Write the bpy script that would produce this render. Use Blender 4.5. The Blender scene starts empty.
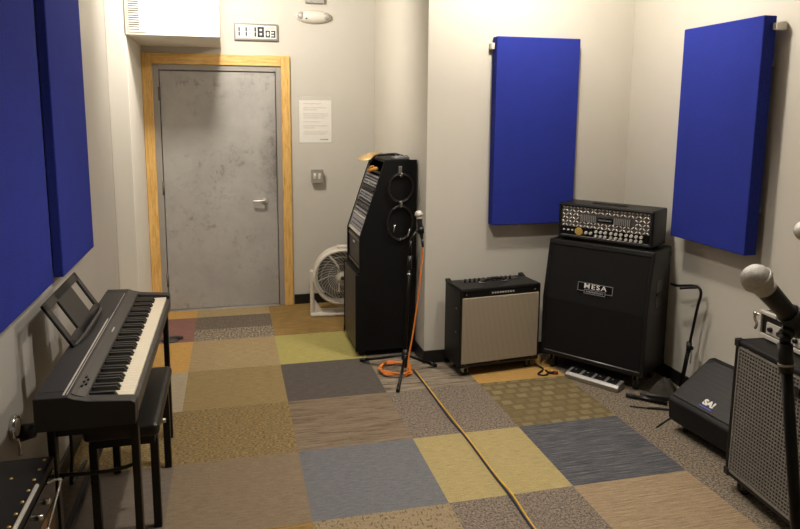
import bpy, bmesh, math, random
from mathutils import Vector, Matrix, Euler
random.seed(7)
C = bpy.context.scene.collection
PI = math.pi

# ------------------------------------------------------------------ materials
def srgb(r, g, b):
    f = lambda c: (c/12.92 if c <= .04045 else ((c+.055)/1.055)**2.4)
    return (f(r/255), f(g/255), f(b/255), 1)

class NT:
    def __init__(s, name):
        s.m = bpy.data.materials.new(name); s.m.use_nodes = True
        s.t = s.m.node_tree; s.b = s.t.nodes['Principled BSDF']
        s._c = None
    def n(s, typ, **kw):
        x = s.t.nodes.new(typ)
        for k, v in kw.items(): setattr(x, k, v)
        return x
    def l(s, a, b): s.t.links.new(a, b)
    def coord(s, scale=(1, 1, 1), rot=(0, 0, 0)):
        if s._c is None: s._c = s.n('ShaderNodeTexCoord')
        mp = s.n('ShaderNodeMapping'); mp.inputs['Scale'].default_value = scale; mp.inputs['Rotation'].default_value = rot
        s.l(s._c.outputs['Object'], mp.inputs['Vector']); return mp.outputs['Vector']
    def noise(s, vec, scale, detail=3, rough=.6, dist=0):
        x = s.n('ShaderNodeTexNoise'); x.inputs['Scale'].default_value = scale; x.inputs['Detail'].default_value = detail
        x.inputs['Roughness'].default_value = rough; x.inputs['Distortion'].default_value = dist
        s.l(vec, x.inputs['Vector']); return x.outputs['Fac']
    def ramp(s, fac, stops):
        x = s.n('ShaderNodeValToRGB'); e = x.color_ramp.elements
        while len(e) < len(stops): e.new(.5)
        for el, (p, c) in zip(e, stops): el.position = p; el.color = c
        s.l(fac, x.inputs['Fac']); return x.outputs['Color']
    def mix(s, fac, a, b, mode='MIX'):
        x = s.n('ShaderNodeMix', data_type='RGBA', blend_type=mode)
        for sock, v in ((x.inputs[0], fac), (x.inputs[6], a), (x.inputs[7], b)):
            if hasattr(v, 'is_linked'): s.l(v, sock)
            else: sock.default_value = v
        return x.outputs[2]
    def bump(s, h, strength=.3, dist=.002):
        x = s.n('ShaderNodeBump'); x.inputs['Strength'].default_value = strength; x.inputs['Distance'].default_value = dist
        s.l(h, x.inputs['Height']); s.l(x.outputs['Normal'], s.b.inputs['Normal'])
    def base(s, v):
        if hasattr(v, 'is_linked'): s.l(v, s.b.inputs['Base Color'])
        else: s.b.inputs['Base Color'].default_value = v
    def set(s, rough=.5, metal=0, spec=None):
        s.b.inputs['Roughness'].default_value = rough; s.b.inputs['Metallic'].default_value = metal
        if spec is not None: s.b.inputs['Specular IOR Level'].default_value = spec

def solid(name, col, rough=.5, metal=0, var=.12, scale=30, bump=0, spec=None, bscale=None):
    """a flat colour with slight procedural variation and optional bump"""
    t = NT(name); f = t.noise(t.coord(), scale)
    d = tuple(c*(1-var) for c in col[:3])+(1,); u = tuple(min(1, c*(1+var)) for c in col[:3])+(1,)
    t.base(t.ramp(f, [(.3, d), (.7, u)])); t.set(rough, metal, spec)
    if bump: t.bump(t.noise(t.coord(), bscale or scale*8), bump, .001)
    return t.m

M = {}
def wallmat(name, col):
    t = NT(name); big = t.noise(t.coord(), 1.3, 4)
    d = tuple(c*.95 for c in col[:3])+(1,)
    t.base(t.ramp(big, [(.35, d), (.65, col)])); t.set(.62, 0, .3)
    t.bump(t.noise(t.coord(), 160, 3), .12, .001); return t.m
M['wall'] = wallmat('wall_paint', srgb(203, 198, 186))
M['left_wall'] = wallmat('left_wall_grey', srgb(176, 172, 165))  # darker grey than the other walls
M['door_wall'] = wallmat('door_wall_paint', srgb(204, 200, 190))
M['white_paint'] = wallmat('soffit_white_paint', srgb(228, 224, 214))
M['ceil'] = wallmat('ceiling_paint', srgb(215, 210, 200))
M['black_vinyl'] = solid('black_vinyl_base', srgb(24, 23, 23), .45)
# oak casing
t = NT('golden_oak'); g = t.noise(t.coord((26, 26, 2.2)), 2.4, 5, .65, 1.2)
t.base(t.ramp(g, [(.3, srgb(186, 138, 70)), (.5, srgb(224, 180, 104)), (.7, srgb(234, 198, 132))])); t.set(.42); t.bump(g, .15, .001); M['oak'] = t.m
t = NT('golden_oak_head'); g = t.noise(t.coord((2.2, 26, 26)), 2.4, 5, .65, 1.2)
t.base(t.ramp(g, [(.3, srgb(186, 138, 70)), (.5, srgb(224, 180, 104)), (.7, srgb(234, 198, 132))])); t.set(.42); t.bump(g, .15, .001); M['oak_head'] = t.m
# scuffed grey door
t = NT('grey_door_paint'); a = t.noise(t.coord(), 2.2, 6, .7, .2); b = t.noise(t.coord((1, 1, .8)), 13, 7, .8, .25); k_ = t.noise(t.coord(), 1.7, 3, .6)
c1 = t.ramp(a, [(.35, srgb(158, 155, 150)), (.7, srgb(176, 173, 168))])
pk = t.mix(1, t.ramp(b, [(.52, (0, 0, 0, 1)), (.66, (.75, .75, .75, 1))]), t.ramp(k_, [(.42, (0, 0, 0, 1)), (.6, (1, 1, 1, 1))]), 'MULTIPLY')
c2 = t.mix(pk, c1, srgb(104, 97, 90))
# hand grime by the latch edge: a worn patch with its own outline
mp = t.n('ShaderNodeMapping'); mp.inputs['Location'].default_value = (-.10*5.5, 0, -1.30*1.5); mp.inputs['Scale'].default_value = (5.5, 0, 1.5); t.l(t._c.outputs['Object'], mp.inputs['Vector'])
gr_ = t.n('ShaderNodeTexGradient', gradient_type='SPHERICAL'); t.l(mp.outputs['Vector'], gr_.inputs['Vector'])
gm = t.mix(1, t.ramp(gr_.outputs['Fac'], [(.15, (0, 0, 0, 1)), (.9, (.8, .8, .8, 1))]), t.ramp(b, [(.35, (.25, .25, .25, 1)), (.6, (1, 1, 1, 1))]), 'MULTIPLY')
t.base(t.mix(gm, c2, srgb(92, 84, 78))); t.set(.5); M['door'] = t.m
M['hinge'] = solid('worn_hinge', srgb(112, 106, 100), .4, .4, .1)
M['frame_grey'] = solid('grey_frame_paint', srgb(156, 151, 145), .45, 0, .05, 8)
# blue fabric
t = NT('blue_fabric'); f = t.noise(t.coord(), 170, 4, .85); b = t.noise(t.coord(), 7, 3)
c1 = t.ramp(f, [(.35, srgb(31, 41, 119)), (.65, srgb(47, 59, 158))])
t.base(t.mix(t.ramp(b, [(.3, (.25, .25, .25, 1)), (.7, (0, 0, 0, 1))]), c1, srgb(33, 41, 106))); t.set(.95, 0, .15); t.bump(f, .45, .001); M['blue'] = t.m
# blacks
def tolex(name, col, rough=.42, sc=330):
    t = NT(name); v = t.n('ShaderNodeTexVoronoi'); v.inputs['Scale'].default_value = sc; t.l(t.coord(), v.inputs['Vector'])
    n = t.noise(t.coord(), 12, 3); d = tuple(c*.8 for c in col[:3])+(1,)
    t.base(t.ramp(n, [(.3, d), (.7, col)])); t.set(rough, 0, .35); t.bump(v.outputs['Distance'], .35, .0008); return t.m
M['tolex'] = tolex('black_tolex', srgb(20, 19, 19))
M['tolex_dark'] = tolex('black_tolex_dark', srgb(13, 12, 13))
M['black'] = solid('black_plastic', srgb(13, 13, 14), .42)
M['black_gloss'] = solid('black_gloss', srgb(12, 12, 13), .2)
M['mic_body'] = solid('mic_dark_grey', srgb(50, 50, 51), .32, .3, .06)
M['black_matte'] = solid('black_laminate', srgb(9, 9, 10), .6, 0, .15, 20, .1, .25)
M['black_metal'] = solid('black_powder_coat', srgb(10, 10, 11), .38, .3)
M['rubber'] = solid('black_rubber', srgb(15, 15, 15), .6)
M['charcoal'] = solid('charcoal_plastic', srgb(37, 35, 34), .5, 0, .08, 60, .12, None, 700)
M['charcoal_end'] = solid('charcoal_end', srgb(26, 25, 24), .5, 0, .08, 60, .12, None, 700)
M['charcoal2'] = solid('charcoal_panel', srgb(54, 51, 49), .45, 0, .06)
M['chrome'] = solid('chrome', srgb(212, 210, 206), .18, 1, .04)
M['bright_knob'] = solid('bright_knob', srgb(222, 219, 212), .25, .4, .04)
M['steel'] = solid('brushed_steel', srgb(178, 175, 170), .35, 1, .06)
M['alu'] = solid('silver_panel', srgb(172, 170, 168), .4, .7, .06)
M['unit_grey'] = solid('grey_rack_panel', srgb(150, 152, 160), .42, .35, .06)
M['case_silver'] = solid('case_silver', srgb(196, 191, 182), .4, .15, .05)
M['unit_dark'] = solid('dark_rack_panel', srgb(46, 46, 49), .45, .3)
M['plate_grey'] = solid('galvanised_plate', srgb(168, 164, 156), .4, .3, .06)
M['white_plastic'] = solid('white_plastic', srgb(222, 217, 206), .4, 0, .03)
M['fan_white'] = solid('fan_white_plastic', srgb(206, 199, 186), .45, 0, .04)
M['pale'] = solid('pale_strip', srgb(190, 184, 174), .45, 0, .04)
M['ivory'] = solid('white_key', srgb(238, 228, 204), .25, 0, .02)
M['ebony'] = solid('black_key', srgb(9, 9, 9), .42)
M['brass'] = solid('brass', srgb(220, 184, 104), .32, .55, .06)
M['orange'] = solid('orange_rubber', srgb(226, 128, 48), .45, 0, .06)
M['yellow'] = solid('yellow_rubber', srgb(214, 168, 40), .45, 0, .06)
M['navy'] = solid('navy_rubber', srgb(40, 46, 74), .45, 0, .06)
M['amber'] = solid('amber_rubber', srgb(226, 160, 62), .45, 0, .06)
M['red'] = solid('dark_red_rubber', srgb(120, 26, 24), .5, 0, .06)
M['tan_disc'] = solid('tan_disc', srgb(186, 156, 104), .4, .3, .1)
M['paper'] = solid('paper', srgb(236, 232, 224), .6, 0, .02)
M['ink'] = solid('ink', srgb(58, 56, 56), .6)
M['faint_ink'] = solid('faint_ink', srgb(170, 164, 156), .6)
M['lcd'] = solid('lcd_screen', srgb(226, 226, 218), .3, 0, .02)
M['white_print'] = solid('white_print', srgb(226, 224, 218), .4, 0, .03)
M['blue_print'] = solid('blue_print', srgb(70, 84, 190), .4, 0, .03)
M['cloth_black'] = solid('black_cloth', srgb(58, 55, 50), .9, 0, .25, 40, .5, .1, 220)
M['mic_mesh'] = None
t = NT('mic_grille_mesh'); v = t.n('ShaderNodeTexVoronoi'); v.inputs['Scale'].default_value = 800; t.l(t.coord(), v.inputs['Vector'])
t.base(t.ramp(v.outputs['Distance'], [(.2, srgb(226, 222, 214)), (.8, srgb(172, 168, 160))])); t.set(.45, .3); t.bump(v.outputs['Distance'], .6, .001); M['mic_mesh'] = t.m
# tan woven grille cloth
t = NT('tan_grille_cloth')
w1 = t.n('ShaderNodeTexWave'); w1.inputs['Scale'].default_value = 34; w1.inputs['Distortion'].default_value = .4; w1.bands_direction = 'X'; t.l(t.coord(), w1.inputs['Vector'])
w2 = t.n('ShaderNodeTexWave'); w2.inputs['Scale'].default_value = 60; w2.inputs['Distortion'].default_value = .6; w2.bands_direction = 'Z'; t.l(t.coord(), w2.inputs['Vector'])
c1 = t.ramp(w1.outputs['Fac'], [(.2, srgb(132, 120, 102)), (.8, srgb(176, 164, 142))])
t.base(t.mix(.3, c1, t.ramp(w2.outputs['Fac'], [(.2, srgb(112, 102, 86)), (.8, srgb(178, 166, 144))]))); t.set(.85, 0, .2); t.bump(w1.outputs['Fac'], .3, .001); M['tan_cloth'] = t.m
M['black_cloth'] = solid('black_grille_cloth', srgb(21, 20, 20), .85, 0, .12, 200, .4, .2, 500)
t = NT('perforated_grille'); v = t.n('ShaderNodeTexVoronoi'); v.inputs['Scale'].default_value = 150; v.inputs['Randomness'].default_value = .1; t.l(t.coord(), v.inputs['Vector'])
t.base(t.ramp(v.outputs['Distance'], [(.3, srgb(12, 12, 12)), (.5, srgb(50, 48, 47))])); t.set(.5, .3); t.bump(v.outputs['Distance'], .5, .001); M['perf'] = t.m

# carpet tiles
def carpet(name, a, b, kind, c=None):
    t = NT(name); fine = t.noise(t.coord(), 170, 3, .8)
    def sg(r, g, b):
        y = .3*r+.59*g+.11*b; return srgb(*(y+(v-y)*.87 for v in (r, g, b)))
    A, B = sg(*a), sg(*b); Cc = sg(*c) if c else B
    if kind == 'plain':
        f = t.noise(t.coord((14, 90, 1)), 2, 4, .7); col = t.ramp(f, [(.3, A), (.7, B)])
    elif kind == 'weave':
        f = t.noise(t.coord((6, 70, 1)), 2.5, 5, .8); g = t.noise(t.coord((70, 8, 1)), 2, 4, .8)
        col = t.mix(t.ramp(g, [(.45, (0, 0, 0, 1)), (.75, (.45, .45, .45, 1))]), t.ramp(f, [(.35, A), (.65, B)]), Cc)
    elif kind == 'stripe':
        f = t.noise(t.coord((3, 95, 1)), 1.6, 5, .75); col = t.ramp(f, [(.36, A), (.5, B), (.66, Cc)])
    elif kind == 'wavy':
        n1 = t.noise(t.coord((1.3, 15, 1)), 2.2, 4, .6, 1.6); n2 = t.noise(t.coord((2, 40, 1)), 2, 3, .6, .8)
        col = t.mix(t.ramp(n2, [(.42, (.5, .5, .5, 1)), (.6, (0, 0, 0, 1))]), t.ramp(n1, [(.36, B), (.46, A), (.6, Cc)]), B)
    elif kind == 'speckle':
        f = t.noise(t.coord(), 85, 3, .8); col = t.ramp(f, [(.4, A), (.5, B), (.6, Cc)])
    elif kind == 'banded':
        sx = t.n('ShaderNodeSeparateXYZ'); t.l(t.coord(), sx.inputs[0]); gt = t.n('ShaderNodeMath', operation='GREATER_THAN'); t.l(sx.outputs['Y'], gt.inputs[0]); gt.inputs[1].default_value = .27
        f = t.noise(t.coord((1, .6, 1)), 75, 3, .8)
        col = t.mix(gt.outputs[0], t.ramp(f, [(.40, A), (.5, B), (.58, Cc)]), t.ramp(f, [(.35, A), (.65, B)]))
    elif kind == 'mottle':
        f = t.noise(t.coord((1, 2.6, 1)), 64, 4, .75); col = t.ramp(f, [(.42, A), (.5, B), (.58, Cc)])
    elif kind == 'dash':
        n1 = t.noise(t.coord((105, 42, 1)), 1, 2, .5); col = t.ramp(n1, [(.36, B), (.46, A), (.7, Cc)])
    elif kind == 'blocks':
        br = t.n('ShaderNodeTexBrick'); br.inputs['Scale'].default_value = 7; br.inputs['Mortar Size'].default_value = .10
        br.inputs['Color1'].default_value = B; br.inputs['Color2'].default_value = Cc; br.inputs['Mortar'].default_value = A
        br.inputs['Brick Width'].default_value = .62; br.inputs['Row Height'].default_value = .52; br.inputs['Bias'].default_value = -.1
        t.l(t.coord(), br.inputs['Vector']); g = t.noise(t.coord((60, 60, 1)), 1, 4, .7)
        col = t.mix(t.ramp(g, [(.4, (0, 0, 0, 1)), (.7, (.35, .35, .35, 1))]), br.outputs['Color'], A)
    rib = t.noise(t.coord((16, 130, 1)), 1, 3, .8)
    col = t.mix(.6, col, t.ramp(fine, [(.3, (.42, .42, .42, 1)), (.7, (1, 1, 1, 1))]), 'MULTIPLY')
    col = t.mix(.5, col, t.ramp(rib, [(.32, (.45, .45, .45, 1)), (.6, (1, 1, 1, 1))]), 'MULTIPLY')
    t.base(col); t.set(.97, 0, .1); t.bump(fine, .6, .003); return t.m
CP = {
 'red': carpet('carpet_red', (140, 98, 88), (160, 114, 102), 'plain'),
 'taupe_band': carpet('carpet_taupe_band', (98, 87, 78), (138, 123, 106), 'banded', (190, 172, 148)),
 'goldbrown': carpet('carpet_gold_brown_stripe', (120, 92, 48), (164, 130, 72), 'stripe', (188, 152, 88)),
 'orange': carpet('carpet_orange', (204, 154, 78), (220, 170, 92), 'plain'),
 'tan': carpet('carpet_tan', (172, 148, 104), (186, 162, 118), 'weave', (164, 136, 96)),
 'lime': carpet('carpet_lime', (180, 168, 92), (194, 182, 104), 'plain'),
 'beige': carpet('carpet_beige', (176, 160, 132), (188, 172, 146), 'plain'),
 'olive_tan': carpet('carpet_olive_tan', (152, 130, 84), (172, 148, 100), 'weave', (144, 120, 80)),
 'darkgrey': carpet('carpet_dark_grey', (92, 84, 78), (112, 104, 96), 'weave', (88, 82, 78)),
 'beigewavy': carpet('carpet_beige_wavy', (164, 148, 126), (96, 83, 68), 'wavy', (176, 160, 138)),
 'gold_mottle': carpet('carpet_gold_mottle', (98, 92, 82), (152, 124, 72), 'mottle', (182, 154, 98)),
 'taupewavy': carpet('carpet_taupe_wavy', (150, 130, 106), (118, 100, 80), 'wavy', (158, 138, 114)),
 'speck': carpet('carpet_grey_speckle', (100, 92, 84), (136, 122, 108), 'speckle', (166, 148, 128)),
 'speck2': carpet('carpet_brown_speckle', (92, 84, 76), (136, 122, 104), 'speckle', (172, 154, 130)),
 'blocks': carpet('carpet_olive_blocks', (126, 110, 74), (158, 140, 97), 'blocks', (128, 112, 75)),
 'taupe': carpet('carpet_taupe', (140, 120, 94), (158, 138, 112), 'weave', (134, 114, 92)),
 'darktaupe': carpet('carpet_dark_taupe', (124, 112, 100), (138, 124, 110), 'weave', (116, 106, 96)),
 'bluegrey': carpet('carpet_blue_grey', (114, 114, 117), (136, 136, 140), 'plain'),
 'yellow': carpet('carpet_yellow', (182, 162, 106), (200, 180, 120), 'weave', (180, 152, 90)),
 'navy': carpet('carpet_navy_stripe', (66, 68, 76), (94, 95, 102), 'stripe', (142, 139, 132)),
 'warmtan': carpet('carpet_warm_tan_stripe', (150, 126, 96), (176, 150, 116), 'stripe', (190, 166, 130)),
 'dash': carpet('carpet_tan_dash', (172, 152, 118), (122, 104, 78), 'dash', (168, 144, 108)),
}

# ------------------------------------------------------------------ mesh building
class MB:
    def __init__(s): s.bm = bmesh.new()
    def _add(s, tmp, mat=None, smooth=False):
        if mat is not None: bmesh.ops.transform(tmp, matrix=mat, verts=tmp.verts)
        if smooth:
            for f in tmp.faces: f.smooth = True
        me = bpy.data.meshes.new('tmp'); tmp.to_mesh(me); tmp.free(); s.bm.from_mesh(me); bpy.data.meshes.remove(me); return s
    def box(s, a, b, bev=0, seg=2, mat=None):
        t = bmesh.new(); bmesh.ops.create_cube(t, size=1)
        c = [(a[i]+b[i])/2 for i in range(3)]; d = [abs(b[i]-a[i]) for i in range(3)]
        bmesh.ops.transform(t, matrix=Matrix.Translation(c) @ Matrix.Diagonal((*d, 1)), verts=t.verts)
        if bev: bmesh.ops.bevel(t, geom=t.edges[:], offset=min(bev, min(d)*.45), segments=seg, affect='EDGES', profile=.5)
        return s._add(t, mat)
    def prism(s, poly, axis, lo, hi, bev=0, mat=None, smooth=False):
        """poly: list of 2D points; axis 0/1/2 is the extrusion axis"""
        t = bmesh.new()
        def P(p, h):
            q = list(p); q.insert(axis, h); return q
        A = [t.verts.new(P(p, lo)) for p in poly]; B = [t.verts.new(P(p, hi)) for p in poly]; n = len(poly)
        t.faces.new(A[::-1]); t.faces.new(B)
        for i in range(n): t.faces.new((A[i], A[(i+1) % n], B[(i+1) % n], B[i]))
        bmesh.ops.recalc_face_normals(t, faces=t.faces)
        if bev: bmesh.ops.bevel(t, geom=t.edges[:], offset=bev, segments=2, affect='EDGES', profile=.5)
        return s._add(t, mat, smooth)
    def cyl(s, p0, p1, r0, r1=None, seg=20, cap=True, smooth=True):
        r1 = r0 if r1 is None else r1; p0, p1 = Vector(p0), Vector(p1); d = p1-p0
        t = bmesh.new(); bmesh.ops.create_cone(t, cap_ends=cap, segments=seg, radius1=r0, radius2=r1, depth=d.length)
        for f in t.faces: f.smooth = smooth and len(f.verts) == 4
        m = Matrix.Translation((p0+p1)/2) @ d.to_track_quat('Z', 'Y').to_matrix().to_4x4()
        return s._add(t, m)
    def sphere(s, c, r, sc=(1, 1, 1), seg=24, mat=None):
        t = bmesh.new(); bmesh.ops.create_uvsphere(t, u_segments=seg, v_segments=seg//2, radius=r)
        m = Matrix.Translation(c) @ Matrix.Diagonal((*sc, 1))
        return s._add(t, m if mat is None else mat @ m, True)
    def lathe(s, prof, p0=(0, 0, 0), axis=(0, 0, 1), seg=28):
        """prof: (radius, height) pairs along the axis from p0"""
        t = bmesh.new(); rings = []
        for r, h in prof:
            if r < 1e-5: rings.append([t.verts.new((0, 0, h))])
            else: rings.append([t.verts.new((r*math.cos(2*PI*i/seg), r*math.sin(2*PI*i/seg), h)) for i in range(seg)])
        for A, B in zip(rings, rings[1:]):
            for i in range(seg):
                j = (i+1) % seg
                q = [A[i % len(A)], A[j % len(A)], B[j % len(B)], B[i % len(B)]]
                q2 = []
                for v in q:
                    if v not in q2: q2.append(v)
                if len(q2) > 2: t.faces.new(q2)
        bmesh.ops.recalc_face_normals(t, faces=t.faces)
        m = Matrix.Translation(p0) @ Vector(axis).to_track_quat('Z', 'Y').to_matrix().to_4x4()
        return s._add(t, m, True)
    def tube(s, pts, r, seg=10, closed=False, sub=6, cap=True):
        P = [Vector(p) for p in pts]
        if sub > 1 and len(P) > 2:
            Q = []; n = len(P); rng = range(n if closed else n-1)
            for i in rng:
                a = P[(i-1) % n] if (closed or i > 0) else P[i]*2-P[i+1]
                b, c = P[i], P[(i+1) % n]
                d = P[(i+2) % n] if (closed or i+2 < n) else c*2-b
                for k in range(sub):
                    u = k/sub
                    Q.append(.5*((2*b)+(c-a)*u+(2*a-5*b+4*c-d)*u*u+(3*b-a-3*c+d)*u**3))
            if not closed: Q.append(P[-1])
            P = Q
        t = bmesh.new(); n = len(P); rings = []; up = None
        for i in range(n):
            tan = (P[(i+1) % n]-P[i-1]) if closed else (P[min(i+1, n-1)]-P[max(i-1, 0)])
            tan.normalize()
            if up is None:
                up = Vector((0, 0, 1)) if abs(tan.z) < .9 else Vector((1, 0, 0))
            x = up-tan*up.dot(tan)
            if x.length < 1e-4: x = tan.orthogonal()
            x.normalize(); up = x; y = tan.cross(x)
            rr = r(i/(n-1)) if callable(r) else r
            rings.append([t.verts.new(P[i]+rr*(math.cos(2*PI*k/seg)*x+math.sin(2*PI*k/seg)*y)) for k in range(seg)])
        for i in range(n if closed else n-1):
            A, B = rings[i], rings[(i+1) % n]
            for k in range(seg): t.faces.new((A[k], A[(k+1) % seg], B[(k+1) % seg], B[k]))
        if not closed and cap: t.faces.new(rings[0][::-1]); t.faces.new(rings[-1])
        bmesh.ops.recalc_face_normals(t, faces=t.faces)
        return s._add(t, None, True)
    def ring(s, c, R, r, axis=(0, 0, 1), seg=40, rs=10, sc=(1, 1)):
        m = Matrix.Translation(c) @ Vector(axis).to_track_quat('Z', 'Y').to_matrix().to_4x4()
        return s.tube([m @ Vector((R*sc[0]*math.cos(2*PI*i/seg), R*sc[1]*math.sin(2*PI*i/seg), 0)) for i in range(seg)], r, rs, True, 1)
    def obj(s, name, mat, parent=None):
        me = bpy.data.meshes.new(name); s.bm.to_mesh(me); s.bm.free()
        o = bpy.data.objects.new(name, me); C.objects.link(o)
        for m in (mat if isinstance(mat, list) else [mat]): me.materials.append(m)
        if parent: o.parent = parent
        return o

def thing(name, label, cat, loc=(0, 0, 0), rz=0, group=None):
    o = bpy.data.objects.new(name, None); C.objects.link(o); o.location = loc; o.rotation_euler = (0, 0, rz)
    o.empty_display_size = .1
    return tag(o, label, cat, group)
def tag(o, label, cat, group=None):
    o['label'] = label; o['category'] = cat
    if group: o['group'] = group
    return o
def struct(o): o['kind'] = 'structure'; return o
def text(name, body, size, mat, parent, mtx, ext=.001, bold=0.0, align='CENTER', squeeze=1, space=1):
    cu = bpy.data.curves.new(name, 'FONT'); cu.body = body; cu.size = size; cu.extrude = ext; cu.offset = bold; cu.space_character = space
    cu.align_x = align; cu.align_y = 'CENTER'
    tmp = bpy.data.objects.new('tmp', cu); C.objects.link(tmp)
    dg = bpy.context.evaluated_depsgraph_get(); me = bpy.data.meshes.new_from_object(tmp.evaluated_get(dg))
    bpy.data.objects.remove(tmp); bpy.data.curves.remove(cu)
    me.transform(mtx @ Matrix.Diagonal((squeeze, 1, 1, 1))); me.name = name
    o = bpy.data.objects.new(name, me); C.objects.link(o); me.materials.clear(); me.materials.append(mat); o.parent = parent
    return o
def copy_tree(o, parent=None):
    c = o.copy(); C.objects.link(c)
    if parent: c.parent = parent
    for ch in list(o.children): copy_tree(ch, c)
    return c
FRONT = lambda x, y, z: Matrix.Translation((x, y, z)) @ Matrix.Rotation(PI/2, 4, 'X')       # text standing up, facing -y

# ------------------------------------------------------------------ the room
XL, XR, YD, YB, XA, ZC, YF = -1.115, 2.47, .85, -.80, .975, 2.9, -6.3
T = .61
rows = {-2: ['orange', 'tan', 'goldbrown', 'tan', 'taupe'], -1: ['red', 'taupe_band', 'goldbrown', 'taupe', 'orange'],
        0: ['orange', 'tan', 'lime', 'speck', 'taupe'], 1: ['beige', 'olive_tan', 'darkgrey', 'beigewavy', 'orange', 'speck2', 'speck2'],
        2: ['gold_mottle', 'gold_mottle', 'taupewavy', 'speck', 'blocks', 'speck2', 'speck2'],
        3: ['darktaupe', 'taupe', 'bluegrey', 'yellow', 'navy', 'speck2', 'speck2'],
        4: ['taupe', 'goldbrown', 'dash', 'speck', 'warmtan', 'speck2', 'speck2']}
keys = list(CP); bm = bmesh.new(); mats = [CP[k] for k in keys]
cols_t = [(-1.29, -T)]+[(i*T, (i+1)*T) for i in range(-1, 4)]+[(4*T, XR+.05)]
for j in range(-2, 10):
    y1 = min(-j*T, YD+.1) ; y0 = max(-(j+1)*T, YF-.1)
    if j == -2: y0, y1 = T, YD+.1
    if y1 <= y0: continue
    row = rows.get(j) or [random.choice(keys) for _ in range(7)]
    for i, (x0, x1) in enumerate(cols_t):
        k = row[i] if i < len(row) else 'speck2'
        f = bm.faces.new([bm.verts.new(p) for p in ((x0, y0, 0), (x1, y0, 0), (x1, y1, 0), (x0, y1, 0))]); f.material_index = keys.index(k)
# the slab under the tiles
vs = [[bm.verts.new((x, y, z)) for x, y in ((-1.29, YF-.1), (XR+.05, YF-.1), (XR+.05, YD+.1), (-1.29, YD+.1))] for z in (-.06, -.002)]
bm.faces.new(vs[0][::-1])
for i in range(4): bm.faces.new((vs[0][i], vs[0][(i+1) % 4], vs[1][(i+1) % 4], vs[1][i]))
me = bpy.data.meshes.new('floor'); bm.to_mesh(me); bm.free()
for m in mats: me.materials.append(m)
fl = bpy.data.objects.new('floor', me); C.objects.link(fl); struct(fl)
struct(MB().box((XL-.1, YF-.1, ZC), (XR+.1, YD+.1, ZC+.1)).obj('ceiling', M['ceil']))
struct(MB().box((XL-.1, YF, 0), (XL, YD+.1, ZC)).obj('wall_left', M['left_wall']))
struct(MB().box((XR, YF, 0), (XR+.1, YB+.1, ZC)).obj('wall_right', M['wall']))
struct(MB().box((XA+.1, YB, 0), (XR, YB+.1, ZC)).obj('wall_back', M['wall']))
struct(MB().box((XA, YB, 0), (XA+.1, YD, ZC)).obj('wall_alcove', M['wall']))
struct(MB().box((XL-.1, YF-.1, 0), (XR+.1, YF, ZC)).obj('wall_front', M['wall']))
dx0, dx1, dz1 = -.902, .150, 2.112          # opening taken by the steel frame
wd = MB().box((XL, YD, 0), (dx0, YD+.1, ZC)).box((dx1, YD, 0), (XA+.1, YD+.1, ZC)).box((dx0, YD, dz1), (dx1, YD+.1, ZC))
struct(wd.obj('wall_door', M['door_wall']))
struct(MB().box((XL, .05, 0), (-.982, YD, ZC), .004).obj('trim_1', M['white_paint']))           # boxed pilaster in the corner
struct(MB().box((-.982, .04, 2.255), (-.343, YD, ZC), .004).obj('trim_2', M['white_paint']))         # soffit above the door
bh = .09
struct(MB().box((XL, -6.2, 0), (XL+.012, .05, bh), .003).obj('baseboard_left', M['black_vinyl']))
struct(MB().box((XL+.012, .038, 0), (-.982, .05, bh), .003).obj('baseboard_chase', M['black_vinyl']))
struct(MB().box((XR-.012, -6.2, 0), (XR, YB, bh), .003).obj('baseboard_right', M['black_vinyl']))
struct(MB().box((XA-.012, YB-.012, 0), (XR-.012, YB, bh), .003).obj('baseboard_back', M['black_vinyl']))
struct(MB().box((XA-.012, YB, 0), (XA, YD-.012, bh), .003).obj('baseboard_alcove', M['black_vinyl']))
struct(MB().box((.236, YD-.012, 0), (XA-.012, YD, bh), .003).obj('baseboard_door', M['black_vinyl']))
# door with frame and oak casing
door = struct(thing('door_1', 'scuffed grey steel door with lever handle in a golden oak casing', 'door', (0, YD, 0)))
fr = MB().box((dx0, -.012, 0), (-.852, .10, dz1), .003).box((.104, -.012, 0), (dx1, .10, dz1), .003).box((-.852, -.012, 2.066), (.104, .10, dz1), .003)
fr.box((-.852, .05, 0), (-.840, .10, 2.088)).box((.090, .05, 0), (.104, .10, 2.088)).box((-.840, .05, 2.051), (.090, .10, 2.066))
fr.obj('door_frame', M['frame_grey'], door)
leaf = MB().box((-.846, .006, .012), (.098, .048, 2.058), .002).obj('door_leaf', M['door'], door)
hd = MB().cyl((-.010, .006, .96), (-.010, -.012, .96), .026).cyl((-.010, -.012, .96), (-.010, -.055, .96), .012)
hd.tube([(-.010, -.05, .96), (-.03, -.056, .959), (-.06, -.056, .957), (-.112, -.05, .955)], .0105, 12)
hd.obj('lever_handle', solid('satin_lever', srgb(206, 202, 195), .3, .5, .04), leaf)
MB().box((.0955, .0, .90), (.102, .012, 1.02), .001).obj('latch_plate', M['steel'], leaf)
for z in (.28, 1.08, 1.87):
    MB().cyl((-.852, -.008, z-.055), (-.852, -.008, z+.055), .010, seg=12).obj('hinge', M['hinge'], door)
for a, b, m in (((-.980, -.032, 0), (-.900, 0, 2.200), 'oak'), ((.148, -.032, 0), (.224, 0, 2.200), 'oak'), ((-.900, -.032, 2.112), (.148, 0, 2.200), 'oak_head')):
    MB().box(a, b, .004).obj('casing', M[m], door)
MB().prism([(-.02, 0), (.10, 0), (.10, .010), (.0, .010)], 0, -.850, .103).obj('threshold', M['steel'], door)

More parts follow.
